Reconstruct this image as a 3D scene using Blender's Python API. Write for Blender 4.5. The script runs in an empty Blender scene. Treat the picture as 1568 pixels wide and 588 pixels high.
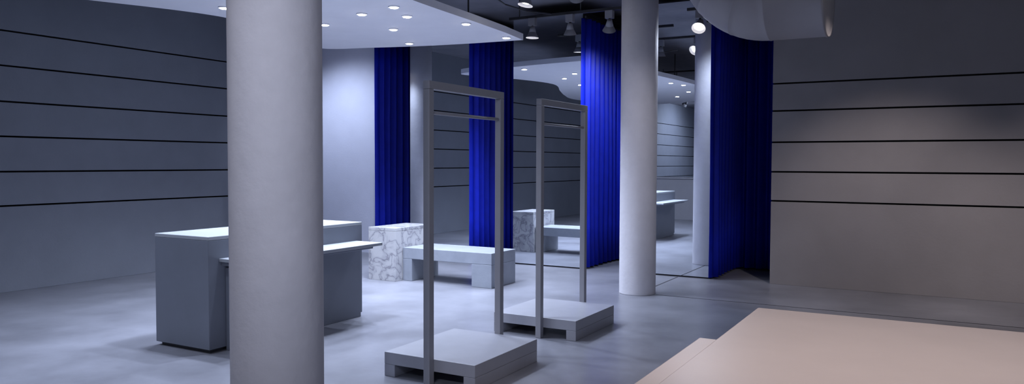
import bpy, bmesh, math, random
from mathutils import Vector, Matrix
random.seed(3)
sc = bpy.context.scene
sc.view_settings.view_transform = 'Standard'
sc.view_settings.look = 'None'
sc.view_settings.exposure = 0.25

# ------------------------------------------------------------ materials
def mat(name, col, rough=0.6, metal=0.0, var=0.0, scale=3.0, bump=0.0, bscale=40, spec=0.5, emis=None, estr=0, nrough=0.6):
    m = bpy.data.materials.new(name); m.use_nodes = True
    nt = m.node_tree; b = nt.nodes['Principled BSDF']
    b.inputs['Base Color'].default_value = (*col, 1)
    b.inputs['Roughness'].default_value = rough
    b.inputs['Metallic'].default_value = metal
    b.inputs['Specular IOR Level'].default_value = spec
    if emis:
        b.inputs['Emission Color'].default_value = (*emis, 1)
        b.inputs['Emission Strength'].default_value = estr
    tc = nt.nodes.new('ShaderNodeTexCoord')
    if var > 0:
        n = nt.nodes.new('ShaderNodeTexNoise'); n.inputs['Scale'].default_value = scale
        n.inputs['Detail'].default_value = 8; n.inputs['Roughness'].default_value = nrough
        r = nt.nodes.new('ShaderNodeValToRGB')
        r.color_ramp.elements[0].position = 0.3; r.color_ramp.elements[1].position = 0.7
        r.color_ramp.elements[0].color = (*[c*(1-var) for c in col], 1)
        r.color_ramp.elements[1].color = (*[min(1, c*(1+var)) for c in col], 1)
        nt.links.new(tc.outputs['Object'], n.inputs['Vector'])
        nt.links.new(n.outputs['Fac'], r.inputs['Fac'])
        nt.links.new(r.outputs['Color'], b.inputs['Base Color'])
    if bump > 0:
        n2 = nt.nodes.new('ShaderNodeTexNoise'); n2.inputs['Scale'].default_value = bscale
        n2.inputs['Detail'].default_value = 4
        bp = nt.nodes.new('ShaderNodeBump'); bp.inputs['Strength'].default_value = bump
        bp.inputs['Distance'].default_value = 0.01
        nt.links.new(tc.outputs['Object'], n2.inputs['Vector'])
        nt.links.new(n2.outputs['Fac'], bp.inputs['Height'])
        nt.links.new(bp.outputs['Normal'], b.inputs['Normal'])
    return m

M_floor = mat('polished_concrete', (0.20, 0.205, 0.24), 0.32, var=0.26, scale=1.4, bump=0.03, bscale=8, nrough=0.6)
M_joint = mat('floor_joint', (0.03, 0.03, 0.035), 0.8)
M_slatL = mat('slat_paint_slate', (0.185, 0.20, 0.243), 0.7, var=0.06, scale=2, bump=0.1)
M_slatR = mat('slat_paint_taupe', (0.26, 0.247, 0.262), 0.75, var=0.06, scale=2, bump=0.1)
M_groove = mat('groove_black', (0.006, 0.006, 0.008), 0.9, spec=0.1)
M_white = mat('white_plaster', (0.66, 0.69, 0.84), 0.8, var=0.03, scale=3, bump=0.15)
M_col = mat('column_plaster', (0.60, 0.59, 0.64), 0.7, var=0.05, scale=5, bump=0.35, bscale=18)
M_ceil = mat('ceiling_grey', (0.22, 0.22, 0.26), 0.9, var=0.15, scale=2)
M_panel = mat('ceiling_panel_white', (0.87, 0.87, 0.93), 0.8, var=0.02)
M_dark = mat('dark_paint', (0.03, 0.03, 0.035), 0.8, var=0.1)
M_mirror = mat('mirror_silver', (0.85, 0.89, 0.94), 0.0, metal=1.0)
M_curt = mat('royal_blue_fabric', (0.004, 0.014, 0.38), 0.5, var=0.12, scale=6, spec=0.2)
M_rack = mat('painted_steel_grey', (0.28, 0.28, 0.31), 0.45, var=0.04)
M_plinth = mat('plinth_grey', (0.32, 0.325, 0.37), 0.4, var=0.06, scale=4)
M_count = mat('counter_grey', (0.15, 0.165, 0.205), 0.5, var=0.05)
M_countT = mat('counter_top_grey', (0.30, 0.32, 0.355), 0.45, var=0.04)
M_desk = mat('desk_grey', (0.42, 0.42, 0.46), 0.5, var=0.04)
M_bench = mat('bench_concrete', (0.24, 0.26, 0.305), 0.5, var=0.1, scale=5, bump=0.1)
M_table = mat('table_laminate_sand', (0.58, 0.515, 0.505), 0.4, var=0.03)
M_duct = mat('duct_painted', (0.36, 0.345, 0.365), 0.55, var=0.05)
M_black = mat('black_metal', (0.03, 0.03, 0.035), 0.5, var=0.05)
M_grey = mat('grey_metal', (0.25, 0.25, 0.28), 0.5, var=0.05)
M_lamp = mat('lamp_glow', (1, 1, 1), 0.5, emis=(1.0, 0.96, 0.92), estr=40)
M_glass = mat('frosted_glass', (0.5, 0.55, 0.65), 0.3, var=0.02)  # panes of the added side windows

def marble():
    m = bpy.data.materials.new('white_marble'); m.use_nodes = True
    nt = m.node_tree; b = nt.nodes['Principled BSDF']; b.inputs['Roughness'].default_value = 0.3
    tc = nt.nodes.new('ShaderNodeTexCoord')
    n = nt.nodes.new('ShaderNodeTexNoise'); n.inputs['Scale'].default_value = 5.5
    n.inputs['Detail'].default_value = 7; n.inputs['Distortion'].default_value = 0.9
    s = nt.nodes.new('ShaderNodeMath'); s.operation = 'SUBTRACT'; s.inputs[1].default_value = 0.5
    a = nt.nodes.new('ShaderNodeMath'); a.operation = 'ABSOLUTE'
    r = nt.nodes.new('ShaderNodeValToRGB')
    r.color_ramp.elements[0].position = 0.0; r.color_ramp.elements[0].color = (0.18, 0.18, 0.21, 1)
    r.color_ramp.elements[1].position = 0.025; r.color_ramp.elements[1].color = (0.34, 0.34, 0.37, 1)
    e = r.color_ramp.elements.new(0.10); e.color = (0.43, 0.43, 0.45, 1)
    nt.links.new(tc.outputs['Object'], n.inputs['Vector'])
    nt.links.new(n.outputs['Fac'], s.inputs[0]); nt.links.new(s.outputs[0], a.inputs[0])
    nt.links.new(a.outputs[0], r.inputs['Fac']); nt.links.new(r.outputs['Color'], b.inputs['Base Color'])
    return m
M_marble = marble()

# ------------------------------------------------------------ mesh builder
class B:
    def __init__(s, name, bevel=0.0):
        s.name = name; s.bm = bmesh.new(); s.mats = []; s.bevel = bevel
    def mi(s, m):
        if m not in s.mats: s.mats.append(m)
        return s.mats.index(m)
    def box(s, lo, hi, m):
        i = s.mi(m)
        x0, y0, z0 = lo; x1, y1, z1 = hi
        v = [s.bm.verts.new(p) for p in [(x0,y0,z0),(x1,y0,z0),(x1,y1,z0),(x0,y1,z0),(x0,y0,z1),(x1,y0,z1),(x1,y1,z1),(x0,y1,z1)]]
        for f in [(0,3,2,1),(4,5,6,7),(0,1,5,4),(1,2,6,5),(2,3,7,6),(3,0,4,7)]:
            s.bm.faces.new([v[k] for k in f]).material_index = i
        return s
    def prism(s, poly, z0, z1, m):
        i = s.mi(m)
        a = [s.bm.verts.new((x, y, z0)) for x, y in poly]; c = [s.bm.verts.new((x, y, z1)) for x, y in poly]
        n = len(poly)
        s.bm.faces.new(a[::-1]).material_index = i; s.bm.faces.new(c).material_index = i
        for k in range(n):
            s.bm.faces.new([a[k], a[(k+1) % n], c[(k+1) % n], c[k]]).material_index = i
        return s
    def rings(s, rings, m, cap0=True, cap1=True, smooth=True):
        i = s.mi(m); R = [[s.bm.verts.new(p) for p in r] for r in rings]; n = len(R[0])
        for a, b in zip(R, R[1:]):
            for k in range(n):
                f = s.bm.faces.new([a[k], a[(k+1) % n], b[(k+1) % n], b[k]]); f.material_index = i; f.smooth = smooth
        if cap0: s.bm.faces.new(R[0][::-1]).material_index = i
        if cap1: s.bm.faces.new(R[-1]).material_index = i
        return s
    def tube(s, p0, p1, r0, r1, m, seg=24, **k):
        p0 = Vector(p0); p1 = Vector(p1); q = (p1-p0).to_track_quat('Z', 'Y')
        rr = []
        for p, r in ((p0, r0), (p1, r1)):
            rr.append([p + q @ Vector((r*math.cos(2*math.pi*t/seg), r*math.sin(2*math.pi*t/seg), 0)) for t in range(seg)])
        return s.rings(rr, m, **k)
    def done(s, parent=None):
        bmesh.ops.recalc_face_normals(s.bm, faces=s.bm.faces)
        vs = [v.co for v in s.bm.verts]
        c = Vector(((min(v.x for v in vs)+max(v.x for v in vs))/2, (min(v.y for v in vs)+max(v.y for v in vs))/2, min(v.z for v in vs)))
        for v in s.bm.verts: v.co -= c
        me = bpy.data.meshes.new(s.name); s.bm.to_mesh(me); s.bm.free()
        for m in s.mats: me.materials.append(m)
        o = bpy.data.objects.new(s.name, me); o.location = c; sc.collection.objects.link(o)
        if s.bevel:
            md = o.modifiers.new('bevel', 'BEVEL'); md.width = s.bevel; md.segments = 2; md.limit_method = 'ANGLE'
        return o

YM = 9.9       # mirror / slatted wall plane
XL = -9.3      # left wall
CH = 3.78      # ceiling height
XR = 6.0; YB = -14.0; YK = 11.3

# ------------------------------------------------------------ shell
B('floor').box((XL-.2, YB-.2, -0.1), (XR+.2, YK+.2, 0), M_floor).done()
B('ceiling').box((XL-.2, YB-.2, CH), (XR+.2, YK+.2, CH+.15), M_ceil).done()
B('trim_1').box((-3.06, 8.64, 0), (-3.045, YM-.03, 0.002), M_joint).done()
B('trim_2').box((-2.85, 8.40, 0), (5.8, 8.412, 0.002), M_joint).done()

def slat_wall(name, axis, a0, a1, plane, sign, zs, m):
    """boards separated by shadow gaps in front of a dark backing"""
    b = B(name, 0.003); g = 0.010
    edges = [0.0] + zs + [CH]
    def bx(lo_a, hi_a, d0, d1, z0, z1, mm):
        p0, p1 = sorted((plane + sign*d0, plane + sign*d1))
        if axis == 'y': b.box((p0, lo_a, z0), (p1, hi_a, z1), mm)
        else: b.box((lo_a, p0, z0), (hi_a, p1, z1), mm)
    bx(a0, a1, 0.045, 0.18, 0, CH, M_groove)
    for i in range(len(edges)-1):
        z0 = edges[i] + (g if i else 0); z1 = edges[i+1] - (g if i < len(edges)-2 else 0)
        bx(a0, a1, 0.0, 0.044, z0, z1, m)
    return b.done()
slat_wall('wall_left', 'y', YB, YM-0.001, XL, -1, [0.985, 1.375, 1.775, 2.17, 2.575, 2.97], M_slatL)
slat_wall('wall_right', 'x', -1.89, XR, YM, 1, [1.035, 1.395, 1.76, 2.145, 2.48], M_slatR)
B('wall_back').box((XL-.2, YK, 0), (XR+.2, YK+.2, CH), M_dark).done()
B('wall_rear').box((XL-.2, YB-.2, 0), (XR+.2, YB, CH), M_white).done()
w = B('wall_side')
w.box((XR, YB, 0), (XR+.2, YM+.18, 0.4), M_white).box((XR, YB, 3.3), (XR+.2, YM+.18, CH), M_white)
for y in (-14, -10, -6, -2, 2, 6, 9.6):
    w.box((XR, y, 0.4), (XR+.2, y+.4, 3.3), M_white)
w.done()
B('wall_corner').box((XL, YM, 0), (-8.12, YK, CH), M_white).done()

# ------------------------------------------------------------ mirror panels & recess curtains
def mirror_panel(x0, x1):
    b = B('mirror_panel')
    b.box((x0, YM+.02, 0), (x1, YK-.01, 3.62), M_dark)
    b.box((x0, YM, 0.02), (x1, YM+.018, 3.60), M_mirror)
    b.done()
for x0, x1 in ((-7.44, -6.30), (-5.56, -4.46), (-3.70, -2.65)):
    mirror_panel(x0, x1)

def curtain(xl, xr, zt=3.50):
    path = [Vector((xl+.012, YM-0.065)), Vector((xl+.06, YM+.02)), Vector((xl+.06, 11.06)), Vector((xr-.05, 11.06))]
    pts = []; step = 0.008; pitch = 0.155; s = 0
    total = sum((b-a).length for a, b in zip(path, path[1:]))
    for a, b2 in zip(path, path[1:]):
        L = (b2-a).length; t = (b2-a)/L; n = Vector((t.y, -t.x)); d = 0
        while d < L:
            ph = 2*math.pi*(s + 0.02*math.sin(s*5.3))/pitch
            k = math.sin(ph) + 0.22*math.sin(2*ph+0.7)
            e = min(s, total-s)
            fade = min(1, max(0.15, e/0.15))
            pts.append((a + t*d + n*(0.042*k*fade), t, n)); d += step; s += step
    bm = bmesh.new(); rows = []
    zs = [0.025, 0.6, 1.4, 2.2, 3.0, zt]
    for zi, z in enumerate(zs):
        row = []
        for i, (p, t, n) in enumerate(pts):
            q = p + n*(0.006*math.sin(i*0.05+z*1.7))
            row.append(bm.verts.new((q.x, q.y, z)))
        rows.append(row)
    for r0, r1 in zip(rows, rows[1:]):
        for i in range(len(r0)-1):
            f = bm.faces.new([r0[i], r0[i+1], r1[i+1], r1[i]]); f.smooth = True
    me = bpy.data.meshes.new('curtain_fabric'); bm.to_mesh(me); bm.free(); me.materials.append(M_curt)
    e = bpy.data.objects.new('curtain', None); sc.collection.objects.link(e)
    o = bpy.data.objects.new('fabric', me); sc.collection.objects.link(o); o.parent = e
    sm = o.modifiers.new('solid', 'SOLIDIFY'); sm.thickness = 0.003
    r = B('rail').box((xl+.05, YM-.04, zt+.003), (xl+.075, 11.08, zt+.03), M_black).box((xl+.05, 11.05, zt+.003), (xr-.05, 11.075, zt+.03), M_black).done()
    r.parent = e
for xl, xr in ((-8.12, -7.44), (-6.30, -5.56), (-4.46, -3.70), (-2.65, -1.89)):
    curtain(xl, xr)

# ------------------------------------------------------------ columns
def column(x, y, r=0.208):
    b = B('column')
    rg = []
    for z in (0, 0.01, 1.2, 2.4, CH-.001):
        rg.append([(x+r*math.cos(2*math.pi*t/64), y+r*math.sin(2*math.pi*t/64), z) for t in range(64)])
    b.rings(rg, M_col).done()
column(-2.70, 2.57, 0.210); column(-3.08, 8.42); column(-8.53, 8.13)

# ------------------------------------------------------------ dropped ceiling panel
ctrl = [(-4.72,8.2),(-4.66,7.4),(-4.60,6.4),(-4.48,5),(-4.45,3.5),(-4.7,2),(-5.3,.7),(-6.1,0),(-7.0,-.2),(-7.9,.8),(-8.15,2.2),(-7.88,3.3),(-7.47,4.4),(-6.95,5.8),(-7.2,7.1),(-7.65,8.1),(-6.9,8.42),(-6.2,8.62),(-5.5,8.73)]
def smooth(c, n=6):
    out = []; N = len(c)
    for i in range(N-1):
        p1, p2 = Vector(c[i]), Vector(c[i+1])
        p0 = Vector(c[i-1]) if i else 2*p1-p2
        p3 = Vector(c[i+2]) if i+2 < N else 2*p2-p1
        for j in range(n):
            t = j/n
            out.append(tuple(0.5*((2*p1)+(-p0+p2)*t+(2*p0-5*p1+4*p2-p3)*t*t+(-p0+3*p1-3*p2+p3)*t**3)))
    out.append(c[-1]); out.append((-4.80, 8.80))
    return out
pz = 3.08
cp = B('ceiling_panel').prism(smooth(ctrl), pz, pz+.08, M_panel)
for x, y in ((-5, 7.8), (-7, 7.8), (-5, 4), (-7.2, 2.5), (-5.9, 1)):
    cp.tube((x, y, pz+.079), (x, y, CH-.002), 0.01, 0.01, M_black, seg=8)
cp.done()

COOL = (0.71, 0.80, 1.0); WARM = (1.0, 0.87, 0.82); NEUT = (0.96, 0.93, 1.0)
def spot(name, loc, tgt, power, ang, blend, col, parent=None, rad=0.04):
    l = bpy.data.lights.new(name, 'SPOT'); l.energy = power; l.spot_size = math.radians(ang); l.spot_blend = blend
    l.color = col; l.shadow_soft_size = rad
    o = bpy.data.objects.new(name, l); sc.collection.objects.link(o)
    o.location = loc; o.rotation_euler = (Vector(tgt)-Vector(loc)).to_track_quat('-Z', 'Y').to_euler()
    if parent:
        bpy.context.view_layer.update()
        o.parent = parent; o.matrix_parent_inverse = parent.matrix_world.inverted()
    return o

DL = [(-4.93,6.29),(-5.47,6.43),(-5.12,6.76),(-5.76,7.34),(-4.80,7.44),(-6.26,6.71),(-6.25,8.30),(-4.88,8.50),(-6.49,5.49),
      (-4.76,5.0),(-4.66,4.5),(-5.6,1.9),(-5.0,3.0),(-6.2,3.4),(-5.6,4.4),(-6.9,1.4)]
for i, (x, y) in enumerate(DL):
    b = B('downlight')
    b.tube((x, y, pz-.012), (x, y, pz-.001), 0.055, 0.06, M_panel, seg=24)
    b.tube((x, y, pz-.018), (x, y, pz-.0125), 0.038, 0.038, M_lamp, seg=20)
    o = b.done()
    spot('downlight_beam', (x, y, pz-.03), (x, y, 0), 160 if y > 4.2 else 75, 128, 0.9, COOL, o)

# ------------------------------------------------------------ track lights
def track_light(x0, x1, y, z, heads):
    b = B('track_light')
    b.box((x0, y-.02, z), (x1, y+.02, z+.035), M_black)
    xx = x0+.15
    while xx < x1:
        b.tube((xx, y, z+.034), (xx, y, CH-.004), 0.008, 0.008, M_black, seg=8); xx += 0.9
    pend = []
    for hx, tgt, glow in heads:
        b.box((hx-.05, y-.035, z-.10), (hx+.05, y+.035, z-.001), M_grey)
        p = Vector((hx, y, z-.16)); d = (Vector(tgt)-p).normalized()
        b.tube((hx, y, z-.10), p, 0.012, 0.012, M_black, seg=8)
        b.tube(p - d*0.05, p + d*0.03, 0.03, 0.05, M_grey)
        b.tube(p + d*0.03, p + d*0.10, 0.05, 0.085, M_grey, cap1=False)
        b.tube(p + d*0.07, p + d*0.075, 0.035, 0.035, M_lamp)
        pend.append((p + d*0.13, tgt, glow))
    o = b.done()
    for p, t, g in pend:
        if g: spot('track_beam', p, t, g[0], g[1], g[3] if len(g) > 3 else 0.8, g[2], o)
track_light(-5.2, -3.4, 9.15, 3.42, [(-4.85,(-4.9,9.0,0),(50,110,COOL)), (-4.3,(-4.6,9.9,0.5),(50,110,COOL)), (-3.75,(-4.4,10.4,1.2),(100,110,COOL))])
track_light(-4.5, -2.3, 7.6, 3.50, [(-4.1,(-4.5,7,0),(50,110,COOL)), (-3.5,(-4.45,10.2,1.4),(80,60,COOL))])
track_light(-2.84, -2.3, 9.45, 3.38, [(-2.68,(-2.6,6.5,0.0),(45,110,COOL))])
track_light(-9.1, -8.45, 8.6, 3.6, [(-8.75,(-8.6,9.9,0.3),(120,130,COOL,1.0))])
track_light(-1.0, 2.6, 7.3, 3.68, [(-.5,(-.6,9.4,.4),(175,70,WARM,.9)), (1.7,(1.6,9.4,.4),(125,70,WARM,.9))])
track_light(-.9, 2.4, 2.8, 3.6, [(-.5,(-.6,3.6,.75),(160,75,WARM)), (1.6,(1.3,3.2,.75),(45,90,WARM))])
track_light(-1.8, -.4, -.5, 3.6, [(-1.5,(-2.75,2.57,1.3),(110,50,NEUT,1.0)), (-.8,(-3.0,5.0,.6),(130,45,COOL,1.0))])  # added behind the camera as fill for left column and racks
track_light(-1.8, -.6, 5.2, 3.66, [(-1.5,(-3.2,8.4,1.4),(120,38,NEUT,1.0))])  # unseen lamp added to brighten the right column
track_light(-8.0, -4.0, -3.5, 3.5, [(-7.0,(-9.3,-4.5,1.5),(220,120,COOL)), (-5.0,(-9.3,-4.5,1.2),(150,90,COOL))])  # rear lamps added to lift the slats reflected in the mirrors
track_light(-8.0, -4.0, 1.6, 3.68, [(-7.9,(-6.6,-.8,0.6),(120,70,NEUT,.9))])  # added fill so the desk reads lighter in the mirror
track_light(-8.0, -4.0, -9.0, 3.5, [(-7.0,(-9.3,-9,1.5),(300,140,COOL))])  # further added rear fill on the mirrored left wall

# ------------------------------------------------------------ duct
d = B('ventilation_duct'); r = 0.42; yc = 7.9; zc = 3.13; xc = -1.54; Rb = 0.50; n = 64
def ring(c, ax, rr):
    u = Vector((0, 1, 0)); v = ax.cross(u)
    return [c + rr*(u*math.cos(2*math.pi*k/n)+v*math.sin(2*math.pi*k/n)) for k in range(n)]
rs = []
T = Vector((-1, 0, 0))
rs += [ring(Vector((-1.015, yc, zc)), T, r-.012), ring(Vector((-1.005, yc, zc)), T, r+.0), ring(Vector((-1.03, yc, zc)), T, r+.006), ring(Vector((-1.036, yc, zc)), T, r), ring(Vector((-1.25, yc, zc)), T, r)]
for k in range(0, 17):
    a = math.radians(k*5)
    c = Vector((xc - Rb*math.sin(a), yc, zc + Rb*(1-math.cos(a)))); t = Vector((-math.cos(a), 0, math.sin(a)))
    if k % 5 == 0:
        rs += [ring(c - t*0.008, t, r), ring(c - t*0.005, t, r+.003), ring(c + t*0.005, t, r+.003), ring(c + t*0.008, t, r)]
    else:
        rs.append(ring(c, t, r))
d.rings(rs, M_duct, smooth=True)
d.done()

# ------------------------------------------------------------ cable above the panel edge
cb = B('power_cable')
pts = [Vector(p) for p in [(-4.2,6.4,3.5),(-4.3,6.8,3.42),(-4.42,7.3,3.36),(-4.5,7.8,3.33),(-4.55,8.4,3.36),(-4.55,9.1,3.44)]]
for a, b2 in zip(pts, pts[1:]): cb.tube(a, b2, 0.009, 0.009, M_black, seg=8)
cb.done()

# ------------------------------------------------------------ garment racks
def rack(y0, y1, px0, px1, x=-3.01, H=2.04):
    b = B('garment_rack', 0.003); t = 0.055; w = 0.05
    b.box((px0, y0+t, 0.085), (px1, y1-t, 0.17), M_plinth)
    b.box((px0, y0+t, 0), (px0+.09, y1-t, 0.0845), M_plinth)
    b.box((px1-.09, y0+t, 0), (px1, y1-t, 0.0845), M_plinth)
    b.box((x-w/2, y0, 0), (x+w/2, y0+t-.001, H-t), M_rack)
    b.box((x-w/2, y1-t+.001, 0), (x+w/2, y1, H-t), M_rack)
    b.box((x-w/2, y0, H-t+.0005), (x+w/2, y1, H), M_rack)
    b.tube((x, y0+t-.002, 1.83), (x, y1-t+.002, 1.83), 0.012, 0.012, M_rack, seg=16)
    b.done()
rack(4.18, 5.17, -3.41, -2.66)
rack(5.80, 6.76, -3.48, -2.68)

# ------------------------------------------------------------ counter with side shelf
b = B('display_counter', 0.004)
b.box((-5.60, 4.02, 0.03), (-4.96, 5.82, 0.885), M_count)
b.box((-5.60, 4.02, 0.8855), (-4.96, 5.82, 0.915), M_countT)
b.box((-5.57, 4.05, 0), (-4.99, 5.79, 0.0295), M_black)
b.box((-4.9595, 4.18, 0.0), (-4.925, 5.76, 0.66), M_count)
b.box((-4.9595, 4.12, 0.71), (-4.64, 5.74, 0.738), M_countT)
b.box((-4.9595, 4.14, 0.68), (-4.72, 5.70, 0.7095), M_count)
b.done()
b = B('reception_desk', 0.004)
b.box((-7.4, -.8, 0), (-5.75, -.1, 1.08), M_desk).box((-7.42, -.82, 1.0805), (-5.73, -.08, 1.12), M_desk).done()

# ------------------------------------------------------------ marble block & bench
b = B('marble_plinth', 0.003)
b.box((-6.42, 7.66, 0), (-5.985, 8.45, 0.63), M_marble).box((-6.42, 7.66, 0.632), (-5.985, 8.45, 0.67), M_marble).done()
b = B('bench', 0.005)
b.box((-5.98, 7.80, 0.28), (-4.67, 8.38, 0.42), M_bench)
b.box((-5.98, 7.80, 0), (-5.84, 8.38, 0.2795), M_bench)
b.box((-4.95, 7.80, 0), (-4.67, 8.38, 0.2795), M_bench)
b.done()

# ------------------------------------------------------------ foreground table
b = B('display_table', 0.006)
b.box((-.84, 1.1, 0.06), (2.2, 4.10, 0.75), M_table).box((-.80, 1.14, 0), (2.16, 4.06, 0.0595), M_dark).done()
b = B('low_display_table', 0.006)
b.box((-.93, 1.0, 0.06), (-.845, 3.33, 0.735), M_table).box((-.91, 1.1, 0), (-.85, 3.3, 0.0595), M_dark).done()

# ------------------------------------------------------------ unseen side windows, added for soft cool fill light
for i, (y, pw) in enumerate(((-13.6, 60), (-9.6, 60), (-5.6, 50), (-1.6, 24), (2.4, 9), (6.4, 1))):
    y1 = y+3.6 if y < 6 else 9.6
    g = B('window_%d' % (i+1)).box((XR+.08, y, .4), (XR+.10, y1, 3.3), M_glass).done()
    l = bpy.data.lights.new('window_daylight', 'AREA'); l.shape = 'RECTANGLE'; l.size = 2.7; l.size_y = y1-y-.2
    l.energy = pw; l.color = (0.66, 0.75, 1.0)
    o = bpy.data.objects.new('window_daylight', l); sc.collection.objects.link(o)
    o.location = (XR-.05, (y+y1)/2, 1.85); o.rotation_euler = (0, math.radians(90), 0)
    bpy.context.view_layer.update(); o.parent = g; o.matrix_parent_inverse = g.matrix_world.inverted()

wd = bpy.data.worlds.new('world'); sc.world = wd; wd.use_nodes = True
wd.node_tree.nodes['Background'].inputs[0].default_value = (0.4, 0.5, 0.8, 1)
wd.node_tree.nodes['Background'].inputs[1].default_value = 0.3

# ------------------------------------------------------------ camera
cam = bpy.data.cameras.new('camera'); co = bpy.data.objects.new('camera', cam); sc.collection.objects.link(co)
cam.sensor_width = 36; cam.lens = 36*1180/1568; cam.clip_end = 200
Rm = Matrix.Rotation(math.radians(29.4), 4, 'Z') @ Matrix.Rotation(math.radians(90-2.2), 4, 'X') @ Matrix.Rotation(math.radians(0.2), 4, 'Z')
co.matrix_world = Matrix.Translation((0, 0, 1.5)) @ Rm
sc.camera = co
